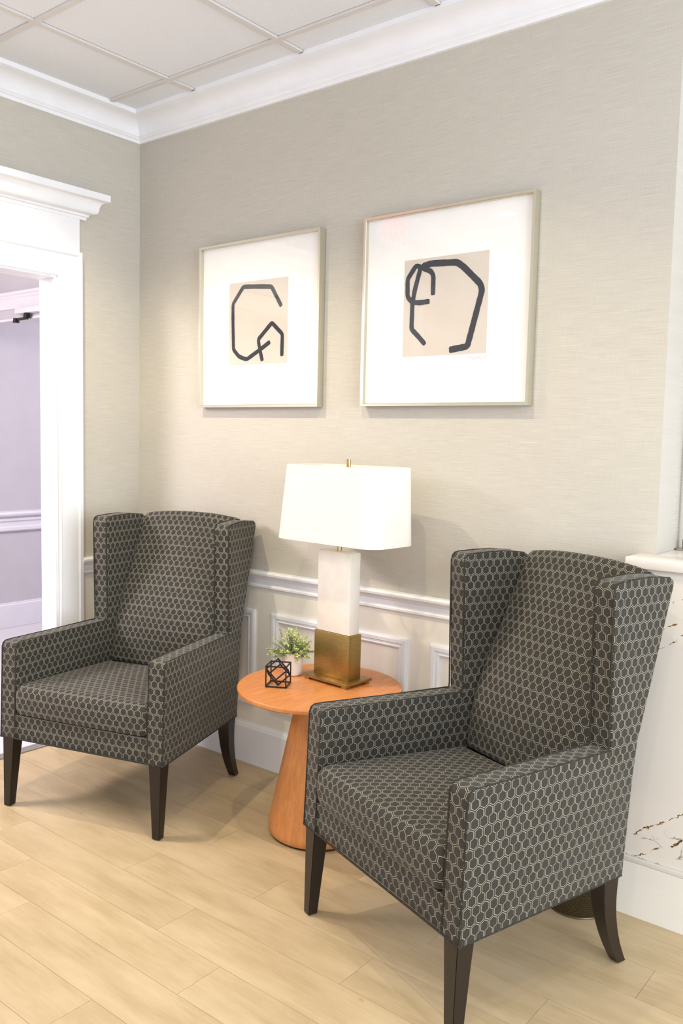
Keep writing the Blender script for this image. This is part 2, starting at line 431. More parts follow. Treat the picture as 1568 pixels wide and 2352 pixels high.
# --- ceiling: tiles and grid
cl = struct(bxo('ceiling', M_DARKGAP, None, 0, 6.0, -4.6, 2.3, ZC+.03, ZC+.1))
T = .6096; xs = [.4987+T*i for i in range(-1, 10)]; ys = [-.2433-T*j for j in range(-4, 8)]
def clampv(v, a, b): return max(a, min(b, v))
tile_me = {}
for i in range(len(xs)-1):
    for j in range(len(ys)-1):
        x0, x1 = max(xs[i], .10), min(xs[i+1], 5.99); yb, ya = ys[j], max(ys[j+1], -4.59)
        if x1 > 2.36 and x0 > 2.0 and yb > 0: yb = min(yb, 2.29)
        else: yb = min(yb, -.10)
        if x1-x0 < .03 or yb-ya < .03: continue
        key = (round(x1-x0, 3), round(yb-ya, 3))
        if key not in tile_me:
            bm = bmesh.new(); box(bm, .002, x1-x0-.002, -(yb-ya)+.002, -.002, 0, .014)
            o = finish('ceiling_tile', bm, M_TILE); tile_me[key] = o.data
        else:
            o = bpy.data.objects.new('ceiling_tile', tile_me[key]); COL.objects.link(o)
        o.location = (x0, yb, ZC-.0005+random.uniform(0, .0008)); o.parent = cl
def tee(x0, x1, y0, y1):
    bxo('ceiling_grid_bar', M_TEE, cl, x0, x1, y0, y1, ZC-.009, ZC-.001, bev=.001, seg=1)
for k, y in enumerate(ys):
    if y < -.1 and y > -4.5: tee(.115, 6.0, y-.012, y+.012)
for x in xs:
    if .12 < x < 5.9:
        yy = [-.118]+[y for y in ys if y < -.12 and y > -4.5]
        if x < 3: bxo('grid_bar_end_shade', M_DARKGAP, cl, x-.009, x+.009, -.1178, -.1145, ZC-.0085, ZC-.0015)  # dark block stands in for the shade inside the bar's open end
        for a, b in zip(yy, yy[1:]): tee(x-.012, x+.012, b+(.0125), a-(.0125 if a != -.118 else 0))

# --- floor: planks
fl = struct(bxo('floor', M_SUB, None, -.05, 6.0, -4.6, 2.3, -.06, -.0035))
PL, PW = .914, .1524
offs = {0: 1.138, 1: 1.493, 2: 1.761, 3: 1.083}
pm = {}
cnt = 0
for r in range(-6, 24):
    yt = -.80-PW*r; ybm = yt-PW
    if yt <= -4.3: break
    yt2 = min(yt, -.002)
    if ybm > -.01: continue
    o0 = offs.get(r, (r*.371+.13) % PL)
    o0 = o0-PL*math.ceil((o0+.05)/PL)
    x = o0
    while x < 4.2:
        a, b = max(x, -.045), min(x+PL, 4.6)
        if b-a > .02 and cnt < 298:
            key = (round(b-a, 3), round(yt2-ybm, 3))
            if key not in pm:
                bm = bmesh.new(); box(bm, .0005, b-a-.0005, -(yt2-ybm)+.0005, -.0005, -.012, 0)
                o = finish('floor_plank', bm, M_FLOOR); pm[key] = o.data
            else:
                o = bpy.data.objects.new('floor_plank', pm[key]); COL.objects.link(o)
            o.location = (a, yt2, random.uniform(-.00005, .00005)); o.parent = fl; cnt += 1
        x += PL
bxo('flooring_beyond', M_FLOOR, fl, 4.6, 6.0, -4.6, 2.3, -.012, -.001)['kind'] = 'stuff'
bxo('flooring_behind_camera', M_FLOOR, fl, -.045, 4.6, -4.6, -4.46, -.012, -.001)['kind'] = 'stuff'
bxo('flooring_in_niche', M_FLOOR, fl, 2.5, 4.6, -.002, 2.3, -.012, -.001)['kind'] = 'stuff'

# --- corridor beyond the doorway
HX = -2.374
wh = struct(bxo('wall_hall', M_HALL, None, HX-.1, HX, -4.6, 3.2, 0, 2.7))
hp = [(0, 0), (.014, 0), (.014, .165), (.009, .172), (.009, .18), (0, .183)]
def hrail(name, prof):
    bm = bmesh.new(); sweep(bm, prof, [lambda d, z: (HX+d, -4.6, z), lambda d, z: (HX+d, 3.2, z)])
    return struct(finish(name, bm, M_HALLT, None, True, 28))
hrail('baseboard_hall', hp)
hrail('trim_5', [(0, .708), (.02, .708), (.026, .716), (.026, .735), (.018, .745), (.018, .775), (.030, .785), (.030, .800), (.022, .806), (.022, .812), (.050, .822), (.056, .835), (.050, .850), (0, .855)])
struct(bxo('floor.001', M_HFLOOR, None, HX-.1, -.05, -4.6, 3.2, -.06, -.001))
struct(bxo('ceiling.001', M_TILE, None, HX-.1, -.11, -4.6, 3.2, 2.6, 2.7))
struct(bxo('wall_hall_end', M_HALL, None, HX, -.11, 3.2, 3.3, 0, 2.6))
struct(bxo('wall_hall_near', M_HALL, None, HX, -.11, -4.7, -4.6, 0, 2.6))
struct(bxo('wall_hall_right', M_HALL, None, -.13, -.11, .42, 3.2, 0, 2.6))
# transom wall across the corridor, with a cased head
YH = .3
tw = struct(bxo('wall_transom', M_HALL, None, HX, -.11, YH, YH+.12, 2.125, 2.6))
d2 = struct(empty('door_2', (-1.2, YH, 0)))
bm = bmesh.new()
hc = [(0, 2.185), (.012, 2.185), (.014, 2.192), (.014, 2.245), (.020, 2.252), (.020, 2.262), (.030, 2.270), (.034, 2.284), (0, 2.284)]
sweep(bm, hc, [lambda d, z: (HX+1.2, -d, z), lambda d, z: (-.11+1.2, -d, z)]); finish('head_casing', bm, M_HALLT, d2, True, 28)
bm = bmesh.new(); box(bm, HX+1.2, -.11+1.2, -.004, .124, 2.115, 2.128); finish('door_jamb', bm, M_HALLT, d2)
dc = empty('door_closer', (-1.40, YH, 2.15))
tag(dc, 'pale door closer with dark arm on the corridor door head, seen through the doorway', 'door closer')
bm = bmesh.new(); box(bm, -.135, .16, -.045, -.001, -.005, .028, bev=.004); finish('closer_body', bm, M_HALLT, dc, True)
bm = bmesh.new(); cyl(bm, (-.02, -.03), .022, .018, -.034, -.006, 16); cyl(bm, (-.09, -.06), .02, .016, -.062, -.036, 16)
rod(bm, (-.02, -.03, -.036), (-.09, -.06, -.044), .014); finish('closer_arm', bm, M_DMETAL, dc, True)

# --- exit sign on the left wall above the doorway (seen only as a reflection in the picture glazing)
ex = empty('exit_sign', (.0, -2.03, 2.78))
tag(ex, 'lit red EXIT sign on the left wall above the doorway, reflected in the right picture', 'sign')
bm = bmesh.new(); box(bm, 0.0, .045, -.17, .17, -.095, .095, bev=.006); finish('sign_housing', bm, M_TRIM, ex, True)
def letter(bm, strokes, yo):
    for (a, b), (c, d) in strokes:
        rod(bm, (.047, yo+a*.05, (b-.5)*.125), (.047, yo+c*.05, (d-.5)*.125), .014)
bm = bmesh.new()
letter(bm, [((0,0),(0,1)), ((0,1),(1,1)), ((0,.5),(.85,.5)), ((0,0),(1,0))], -.135)
letter(bm, [((0,0),(1,1)), ((0,1),(1,0))], -.06)
letter(bm, [((.5,0),(.5,1))], .005)
letter(bm, [((0,1),(1,1)), ((.5,1),(.5,0))], .07)
finish('exit_letters', bm, M_RED, ex)

# --- recessed downlights (fixtures of the visible light pools)
for i, (x, y, pw) in enumerate(DOWN):
    t = empty('recessed_downlight', (x, y, ZC))
    where = ('nearest the corner', 'above the right armchair', 'nearest the reception counter', 'by the doorway', 'in the room centre', 'above the camera')[i]
    tag(t, 'round recessed downlight in the tiled ceiling, ' + where, 'ceiling light', 'recessed downlights')
    bm = bmesh.new(); n = 32
    rr = [(.055, -.004), (.062, -.012), (.085, -.010), (.088, -.003)]
    vs = [[bm.verts.new((r*math.cos(2*math.pi*q/n), r*math.sin(2*math.pi*q/n), z)) for q in range(n)] for r, z in rr]
    for a, b in zip(vs, vs[1:]):
        for q in range(n): bm.faces.new((a[q], a[(q+1) % n], b[(q+1) % n], b[q]))
    finish('trim_ring', bm, M_TRIM, t, True)
    bm = bmesh.new(); cyl(bm, (0, 0), .056, .056, -.006, -.003, 24); finish('lamp_lens', bm, M_LENS, t)
    l = bpy.data.lights.new('downlight_beam', 'SPOT'); l.energy = pw; l.color = (1, .875, .60); l.spot_size = math.radians(128); l.spot_blend = .55; l.shadow_soft_size = .02
    o = bpy.data.objects.new('downlight_beam', l); COL.objects.link(o); o.location = (x, y, ZC-.06)

# ------------------------------------------------------------------ reception desk at the right
dk = empty('reception_desk', (2.47, -.1, 0))
tag(dk, 'white veined quartz reception desk with thick counter top, at the right edge', 'reception desk')
def dkp(name, m, *a, **k):
    bm = bmesh.new(); box(bm, *a, **k); bmesh.ops.translate(bm, verts=bm.verts, vec=(-2.47, .1, 0))
    return finish(name, bm, m, dk, True, 28)
dkp('desk_front', M_MARB, 2.446, 5.2, -.10, -.0015, 0, 1.067)
dkp('counter_top', M_CTOP, 2.449, 5.2, -.120, -.0015, 1.068, 1.100, bev=.003)
dkp('counter_top_inner', M_CTOP, 2.502, 5.2, -.0015, .36, 1.068, 1.0995)
dkp('desk_carcass', M_WAIN, 2.505, 5.2, .14, .34, 0, 1.067)
dkp('desk_base', M_WAIN, 2.446, 5.2, -.116, -.1001, 0, .166)
dkp('desk_base_cap', M_WAIN, 2.446, 5.2, -.112, -.1001, .1665, .182, bev=.003)
for o in list(COL.objects):
    if o.name.startswith('desk_front'): pass
ps = empty('glass_screen_post', (2.531, .19, 1.1))
tag(ps, 'slim brushed steel post standing on the reception counter top', 'post')
bm = bmesh.new(); cyl(bm, (0, 0), .033, .033, 0, .005, 32); cyl(bm, (0, 0), .0125, .0125, .006, .034, 20); finish('post_base', bm, M_STEEL, ps, True)
bm = bmesh.new(); cyl(bm, (0, 0), .008, .008, .034, .75, 16); finish('post_rod', bm, M_STEEL, ps, True)

# ------------------------------------------------------------------ waste basket behind the right chair
wbk = empty('waste_basket', (2.368, -.166, 0))
tag(wbk, 'round bronze wire-mesh waste basket on the floor behind the right armchair', 'waste basket')
bm = bmesh.new(); cyl(bm, (0, 0), .082, .082, .001, .004, 40); finish('basket_bottom', bm, M_BIN, wbk)
bm = bmesh.new(); nn, hh = 120, .24
def bp(a, z): r = .083+.012*z/hh; return (r*math.cos(a), r*math.sin(a), .003+z)
for i in range(nn):
    for sg in (1, -1):
        a = 2*math.pi*i/nn
        prevp = None
        for s in range(9):
            p = bp(a+sg*s*.11, hh*s/8)
            if prevp: rod(bm, prevp, p, .0015)
            prevp = p
o = finish('wire_mesh', bm, M_BIN, wbk); o['kind'] = 'stuff'
bm = bmesh.new(); tube(bm, [bp(2*math.pi*i/40, 0) for i in range(40)], .004, 8, True); finish('basket_foot_ring', bm, M_BIN, wbk, True)
bm = bmesh.new(); tube(bm, [bp(2*math.pi*i/40, hh) for i in range(40)], .005, 8, True); finish('basket_rim', bm, M_BIN, wbk, True)

# ------------------------------------------------------------------ pictures
def picture(x0, x1, z0, z1, label, prt, strokes, sig):
    Y0, Y1 = -.003, -.036
    cx, cz = (x0+x1)/2, z0
    t = empty('framed_artwork', (cx, 0, cz)); tag(t, label, 'picture')
    L = lambda x, y, z: (x-cx, y, z-cz)
    prof = [(0, Y0), (0, Y1), (.009, Y1), (.011, Y1+.002), (.011, -.020), (.011, -.008)]
    bm = bmesh.new(); rings = []
    for s, y in prof: rings.append([bm.verts.new(L(a, y, b)) for a, b in ((x0+s, z0+s), (x1-s, z0+s), (x1-s, z1-s), (x0+s, z1-s))])
    for a, b in zip(rings, rings[1:]):
        for i in range(4):
            j = (i+1) % 4; bm.faces.new((a[i], a[j], b[j], b[i]))
    bmesh.ops.recalc_face_normals(bm, faces=bm.faces)
    finish('picture_frame', bm, M_FRAME, t)
    bm = bmesh.new(); box(bm, x0+.010-cx, x1-.010-cx, -.018, -.006, z0+.010-cz, z1-.010-cz); finish('mat_board', bm, M_MAT, t)
    bm = bmesh.new(); box(bm, prt[0]-cx, prt[1]-cx, -.0186, -.0181, prt[2]-cz, prt[3]-cz); finish('print_sheet', bm, M_PAPER, t)
    bm = bmesh.new()
    for yi, (w, pts) in enumerate(strokes):
        yk = -.0190-.0003*yi
        # resample and build a ribbon with slightly uneven brush edges
        P = [Vector((a, b)) for a, b in pts]; Q = []
        for a, b in zip(P, P[1:]):
            n = max(2, int((b-a).length/.006))
            Q += [a.lerp(b, i/n) for i in range(n)]
        Q.append(P[-1])
        for _ in range(2): Q = [Q[0]]+[(Q[i-1]+Q[i]*2+Q[i+1])/4 for i in range(1, len(Q)-1)]+[Q[-1]]
        pl = None
        for i, p in enumerate(Q):
            tdir = (Q[min(i+1, len(Q)-1)]-Q[max(i-1, 0)]).normalized(); nrm = Vector((-tdir.y, tdir.x))
            hw = w/2*(1+random.uniform(-.06, .06)); 
            if i in (0, len(Q)-1): hw *= .72
            cur = [bm.verts.new(L(p.x+nrm.x*hw*s, yk, p.y+nrm.y*hw*s)) for s in (-1, 1)]
            if pl:
                f = bm.faces.new((pl[0], pl[1], cur[1], cur[0]))
            pl = cur
    bmesh.ops.recalc_face_normals(bm, faces=bm.faces)
    for f in bm.faces:
        if f.normal.y > 0: f.normal_flip()
    finish('ink_stroke', bm, M_INK, t)
    bm = bmesh.new()
    sx, sz, n = sig
    pr = None
    for i in range(n):
        p = L(sx+i*.0035, -.0186, sz+.004*math.sin(i*1.9)+.003*math.sin(i*.7))
        if pr: rod(bm, pr, p, .0007)
        pr = p
    finish('pencil_mark', bm, M_PENCIL, t)
    bm = bmesh.new(); box(bm, x0+.0105-cx, x1-.0105-cx, -.0232, -.0212, z0+.0105-cz, z1-.0105-cz); finish('glazing', bm, M_GLASS, t)
picture(.459, 1.155, 1.556, 2.252, 'gold-framed abstract print of a dark looping line, left of the two pictures', (0.634,0.976,1.736,2.083),
  [(0.0185, [(0.94, 1.966), (0.883, 2.05), (0.799, 2.058), (0.719, 2.064), (0.657, 1.996), (0.658, 1.918), (0.663, 1.803), (0.697, 1.772), (0.743, 1.758), (0.822, 1.796), (0.879, 1.826)]), (0.0185, [(0.836, 1.748), (0.822, 1.792), (0.81, 1.838), (0.888, 1.903), (0.948, 1.853), (0.946, 1.764)])], (0.915, 1.719, 12))
picture(1.369, 2.067, 1.556, 2.252, 'gold-framed abstract print of a thick dark open ring, right of the two pictures', (1.547,1.895,1.735,2.081),
  [(0.023, [(1.623, 2.053), (1.663, 2.06), (1.769, 2.053), (1.795, 2.035), (1.863, 1.972), (1.872, 1.95), (1.821, 1.761), (1.747, 1.752)]), (0.0185, [(1.646, 1.776), (1.615, 1.807), (1.585, 1.834), (1.586, 1.925), (1.595, 1.974), (1.617, 2.049)]), (0.0185, [(1.673, 1.948), (1.673, 2.017), (1.662, 2.033), (1.598, 2.06), (1.562, 2.014), (1.564, 1.95), (1.586, 1.93), (1.619, 1.926), (1.66, 1.928)])], (1.823, 1.721, 22))

# ------------------------------------------------------------------ table
TX, TY, TZ = 1.430, -.312, .5426
PX, PY = 1.260, -.268
tb = empty('side_table', (TX, TY, 0))
tag(tb, 'round cherry wood side table with cone pedestal between the two armchairs', 'side table')
bm = bmesh.new(); cyl(bm, (0, 0), 0, 0, 0, 0, 96, rings=[(.288, TZ-.020), (.295, TZ-.015), (.297, TZ-.006), (.2965, TZ-.002), (.295, TZ)]); finish('tabletop', bm, M_CH, tb, True, 40)
bm = bmesh.new(); cyl(bm, (0, 0), 0, 0, 0, 0, 64, rings=[(.168, .006), (.176, .014), (.179, .030), (.178, .045), (.078, TZ-.022), (.078, TZ-.020)]); finish('cone_pedestal', bm, M_CHC, tb, True, 60)
bm = bmesh.new(); cyl(bm, (0, 0), .166, .166, 0, .0065, 48); finish('base_glide', bm, M_BLACK, tb)

# ------------------------------------------------------------------ lamp
lp = empty('table_lamp', (1.435, -.222, TZ), math.radians(-4))
tag(lp, 'table lamp with white shade, alabaster column and brass block base on the side table', 'lamp')
for sx in (-1, 1):
    for sy in (-1, 1):
        bxo('foot', M_BRASS, lp, sx*.092-.011, sx*.092+.011, sy*.052-.011, sy*.052+.011, 0, .0095)
bxo('base_plate', M_BRASS, lp, -.111, .111, -.070, .070, .0095, .0195, bev=.0012)
bxo('brass_block', M_BRASS, lp, -.087, .087, -.0325, .0325, .0195, .183, bev=.0012)
bxo('alabaster_column', M_ALAB, lp, -.081, .081, -.0275, .0275, .183, .482, bev=.004)
bm = bmesh.new(); cyl(bm, (0, 0), .0088, .0088, .482, .60, 20); finish('stem', bm, M_BRASS2, lp, True)
def rrect(w, d, r, n=10):
    pts = []
    for cxx, cyy, a0 in ((w/2-r, d/2-r, 0), (-w/2+r, d/2-r, 90), (-w/2+r, -d/2+r, 180), (w/2-r, -d/2+r, 270)):
        for i in range(n+1):
            a = math.radians(a0+90*i/n); pts.append((cxx+r*math.cos(a), cyy+r*math.sin(a)))
    return pts
def shade(bm, z0, z1, inset):
    A = rrect(.498-2*inset, .250-2*inset, .068-inset); B = rrect(.462-2*inset, .230-2*inset, .064-inset)
    va = [bm.verts.new((x+.018, y, z0)) for x, y in A]; vb = [bm.verts.new((x+.030, y, z1)) for x, y in B]
    return va, vb
bm = bmesh.new()
oa, ob = shade(bm, .520, .793, 0); ia, ib = shade(bm, .520, .793, .002)
n = len(oa)
for i in range(n):
    j = (i+1) % n
    bm.faces.new((oa[i], oa[j], ob[j], ob[i])); bm.faces.new((ia[j], ia[i], ib[i], ib[j]))
    bm.faces.new((oa[j], oa[i], ia[i], ia[j])); bm.faces.new((ob[i], ob[j], ib[j], ib[i]))
finish('lamp_shade', bm, M_SHADE, lp, True, 50)
bm = bmesh.new()
for sg in (-1, 1):
    rod(bm, (.032, 0, .775), (.032+sg*.21, 0, .775), .003)
tube(bm, [(0, 0, .59), (-.05, 0, .62), (-.06, 0, .70), (.026, 0, .775)], .002, 6); tube(bm, [(0, 0, .59), (.05, 0, .62), (.075, 0, .70), (.040, 0, .775)], .002, 6)
finish('harp', bm, M_BRASS2, lp, True)
bm = bmesh.new(); cyl(bm, (.036, 0), .0078, .0078, .773, .817, 20); finish('finial', bm, M_BRASS2, lp, True)

# ------------------------------------------------------------------ potted plant
pp = empty('potted_plant', (PX, PY, TZ))
tag(pp, 'small green faux plant in a white ceramic cup on the side table', 'plant')
bm = bmesh.new(); cyl(bm, (0, 0), 0, 0, 0, 0, 40, rings=[(.030, 0), (.034, .003), (.0368, .078), (.0375, .082), (.0368, .0835), (.034, .0825), (.033, .074)]); finish('plant_pot', bm, M_POT, pp, True, 50)
bm = bmesh.new(); cyl(bm, (0, 0), .0334, .0334, .070, .0745, 24); finish('moss', bm, M_SOIL, pp)
rnd = random.Random(5)
bs, bl, bt = bmesh.new(), bmesh.new(), bmesh.new()
def leaf(bm, p, d, L, w):
    d = d.normalized(); s = d.cross(Vector((rnd.uniform(-1, 1), rnd.uniform(-1, 1), rnd.uniform(-1, 1)))).normalized()*w
    a = bm.verts.new(p); b = bm.verts.new(p+d*L*.5+s); c = bm.verts.new(p+d*L); e = bm.verts.new(p+d*L*.5-s)
    bm.faces.new((a, b, c, e))
for k in range(92):
    az = rnd.uniform(0, 2*math.pi); tilt = rnd.uniform(0, 1)**.75*1.42; L = rnd.uniform(.055, .105)*(1-.14*tilt)
    if math.cos(az-math.radians(200)) > .3: L *= 1.12
    L = min(L, .062/max(.001, math.sin(tilt)*max(0, math.cos(az-math.radians(25))))) if math.cos(az-math.radians(25)) > .1 else L
    base = Vector((.018*math.cos(az)*rnd.random(), .018*math.sin(az)*rnd.random(), .073))
    dr = Vector((math.sin(tilt)*math.cos(az), math.sin(tilt)*math.sin(az), math.cos(tilt)))
    pts = [base+dr*L*s+Vector((0, 0, -.014*s*s*tilt)) for s in [i/5 for i in range(6)]]
    tube(bs, pts, .0008, 4)
    light = rnd.random() < .6
    if (PX+pts[-1].x) > 1.318 and (PY+pts[-1].y) > -.31:
        f = (1.318-PX)/max(pts[-1].x, .001); pts = [base+(p-base)*min(1, f) for p in pts]
    for q in range(2, 15):
        s = q/14; i = min(4, int(s*5)); p = pts[i].lerp(pts[i+1], s*5-i)
        for _ in range(4):
            dv = (dr*.5+Vector((rnd.uniform(-1, 1), rnd.uniform(-1, 1), rnd.uniform(-.6, 1)))).normalized()
            leaf(bt if (light and s > .66) else bl, p, dv, rnd.uniform(.007, .014), rnd.uniform(.0012, .0021))
finish('stem', bs, M_STEM, pp)
o = finish('foliage', bl, M_LEAF, pp); o['kind'] = 'stuff'
o = finish('leaf_tips', bt, M_LEAF2, pp); o['kind'] = 'stuff'; o['label'] = 'yellow-green leaf tips'

# ------------------------------------------------------------------ wire sculpture
sc = empty('wire_cube_sculpture', (1.320, -.414, TZ), math.radians(29))
tag(sc, 'black metal open cube sculpture with a second tilted cube inside, on the side table', 'sculpture')
def cube_edges(bm, h, rot, c, w):
    V = [Vector((x, y, z))*h for x in (-1, 1) for y in (-1, 1) for z in (-1, 1)]
    for i in range(8):
        for j in range(i+1, 8):
            if abs((V[i]-V[j]).length-2*h) < 1e-6: rod(bm, rot@V[i]+c, rot@V[j]+c, w)
H = .0365
bm = bmesh.new(); cube_edges(bm, H, Matrix.Identity(3), Vector((0, 0, H+.004)), .0042); finish('outer_cube', bm, M_BLACK, sc)
rt = Matrix.Rotation(math.radians(-14), 3, 'Z')@Matrix.Rotation(math.radians(-35.3), 3, 'X')@Matrix.Rotation(math.radians(45), 3, 'Y')
low = [rt@Vector((x, y, z)) for x in (-1, 1) for y in (-1, 1) for z in (-1, 1)]
low = sorted([v for v in low if -1 < v.z < -.1], key=lambda v: v.z)
rt = Matrix.Rotation(math.radians(-86)-math.atan2(low[0].y, low[0].x), 3, 'Z')@rt
bm = bmesh.new(); cube_edges(bm, H*.76, rt, Vector((-.001, 0, .0490)), .0040); finish('tilted_cube', bm, M_BLACK, sc)

# ------------------------------------------------------------------ armchairs
ZL, ZA, ZW, ZT = .271, .640, .630, 1.077
def hw(y): return .3495-.067*y
def uv_strip(me, path):
    P = [Vector(p) for p in path]; Ls = [0]
    for a, b in zip(P, P[1:]): Ls.append(Ls[-1]+(b-a).length)
    uvl = me.uv_layers.new(name='UVMap')
    for p in me.polygons:
        side = abs(p.normal.x) > .707
        for li in p.loop_indices:
            c = me.vertices[me.loops[li].vertex_index].co
            if side: uvl.data[li].uv = (c.y*(1 if p.normal.x > 0 else -1)+.11, c.z); continue
            q = Vector((c.y, c.z)); best = None
            for i, (a, b) in enumerate(zip(P, P[1:])):
                d = b-a; t = max(0, min(1, (q-a).dot(d)/d.length_squared)); e = (a+d*t-q).length
                if best is None or e < best[0]-1e-6: best = (e, Ls[i]+t*d.length)
            uvl.data[li].uv = (c.x, best[1]+P[0].y)
def uv_box(me, vo=0):
    uvl = me.uv_layers.new(name='UVMap')
    for p in me.polygons:
        n = p.normal
        for li in p.loop_indices:
            c = me.vertices[me.loops[li].vertex_index].co
            if abs(n.z) > .707: uv = (c.x, c.y+.90)
            elif abs(n.x) > abs(n.y): uv = (c.y*(1 if n.x > 0 else -1)+.11, c.z)
            else: uv = (c.x*(1 if n.y < 0 else -1), c.z)
            uvl.data[li].uv = uv
def prism(poly, t, keep, bev, seg=4):
    """poly: (y,z) outline; extruded x from -t to 0; bevel every edge except those where keep(e) is true"""
    bm = bmesh.new()
    a = [bm.verts.new((0, y, z)) for y, z in poly]; b = [bm.verts.new((-t, y, z)) for y, z in poly]
    bm.faces.new(a); bm.faces.new(b[::-1]); n = len(poly)
    for i in range(n):
        j = (i+1) % n; bm.faces.new((a[j], a[i], b[i], b[j]))
    bmesh.ops.recalc_face_normals(bm, faces=bm.faces)
    es = [e for e in bm.edges if not keep(e)]
    bmesh.ops.bevel(bm, geom=es, offset=bev, segments=seg, affect='EDGES', profile=.5, clamp_overlap=True)
    return bm
def mirror_shift(bm, sg, xo=0):
    for v in bm.verts:
        v.co.x = sg*(v.co.x+hw(v.co.y)+xo)
    if sg < 0: bmesh.ops.reverse_faces(bm, faces=bm.faces)
def fab(name, bm, parent, smooth=True, path=None):
    o = finish(name, bm, M_FAB, parent, smooth, 40)
    if path: uv_strip(o.data, path)
    if not o.data.uv_layers: uv_box(o.data)
    return o
def loft(prof_fn, xsn, vlen_scale=1.0):
    """prof_fn(x) -> list of (x,y,z) closed loop; UV = (x, arc length)"""
    bm = bmesh.new(); uvl = bm.loops.layers.uv.new('UVMap')
    rings = []
    for x in xsn: rings.append([Vector(p) for p in prof_fn(x)])
    mid = rings[len(rings)//2]; n = len(mid); s = [0]
    for i in range(n): s.append(s[-1]+(mid[(i+1) % n]-mid[i]).length)
    V = [[bm.verts.new(p) for p in r] for r in rings]
    for a in range(len(V)-1):
        for i in range(n):
            j = (i+1) % n
            f = bm.faces.new((V[a][i], V[a+1][i], V[a+1][j], V[a][j]))
            for lp_, (q, k) in zip(f.loops, ((a, i), (a+1, i), (a+1, i+1), (a, i+1))):
                lp_[uvl].uv = (rings[q][k % n].x, s[k])
    for r, V_ in ((rings[0], V[0]), (rings[-1], V[-1])):
        f = bm.faces.new(V_)
        for lp_ in f.loops: lp_[uvl].uv = (lp_.vert.co.y, lp_.vert.co.z)
    bmesh.ops.recalc_face_normals(bm, faces=bm.faces)
    return bm
def rounded(pts, r, seg=5):
    """round the corners of a closed polygon"""
    out = []; n = len(pts)
    for i in range(n):
        p = Vector(pts[i]); a = Vector(pts[i-1]); b = Vector(pts[(i+1) % n])
        ri = r[i] if isinstance(r, (list, tuple)) else r
        if ri <= 0: out.append(p); continue
        da = (a-p); db = (b-p); la = min(ri, da.length*.48); lb = min(ri, db.length*.48)
        A = p+da.normalized()*la; B = p+db.normalized()*lb
        for k in range(seg+1):
            t = k/seg; out.append(A*(1-t)**2+p*2*t*(1-t)+B*t*t)
    return out
def resample(pts, n):
    n0 = len(pts); L = [0]
    for i in range(n0): L.append(L[-1]+(pts[(i+1) % n0]-pts[i]).length)
    out = []
    for k in range(n):
        s = L[-1]*k/n; i = max(j for j in range(n0) if L[j] <= s+1e-12)
        t = (s-L[i])/max(L[i+1]-L[i], 1e-9); out.append(pts[i].lerp(pts[(i+1) % n0], t))
    return out

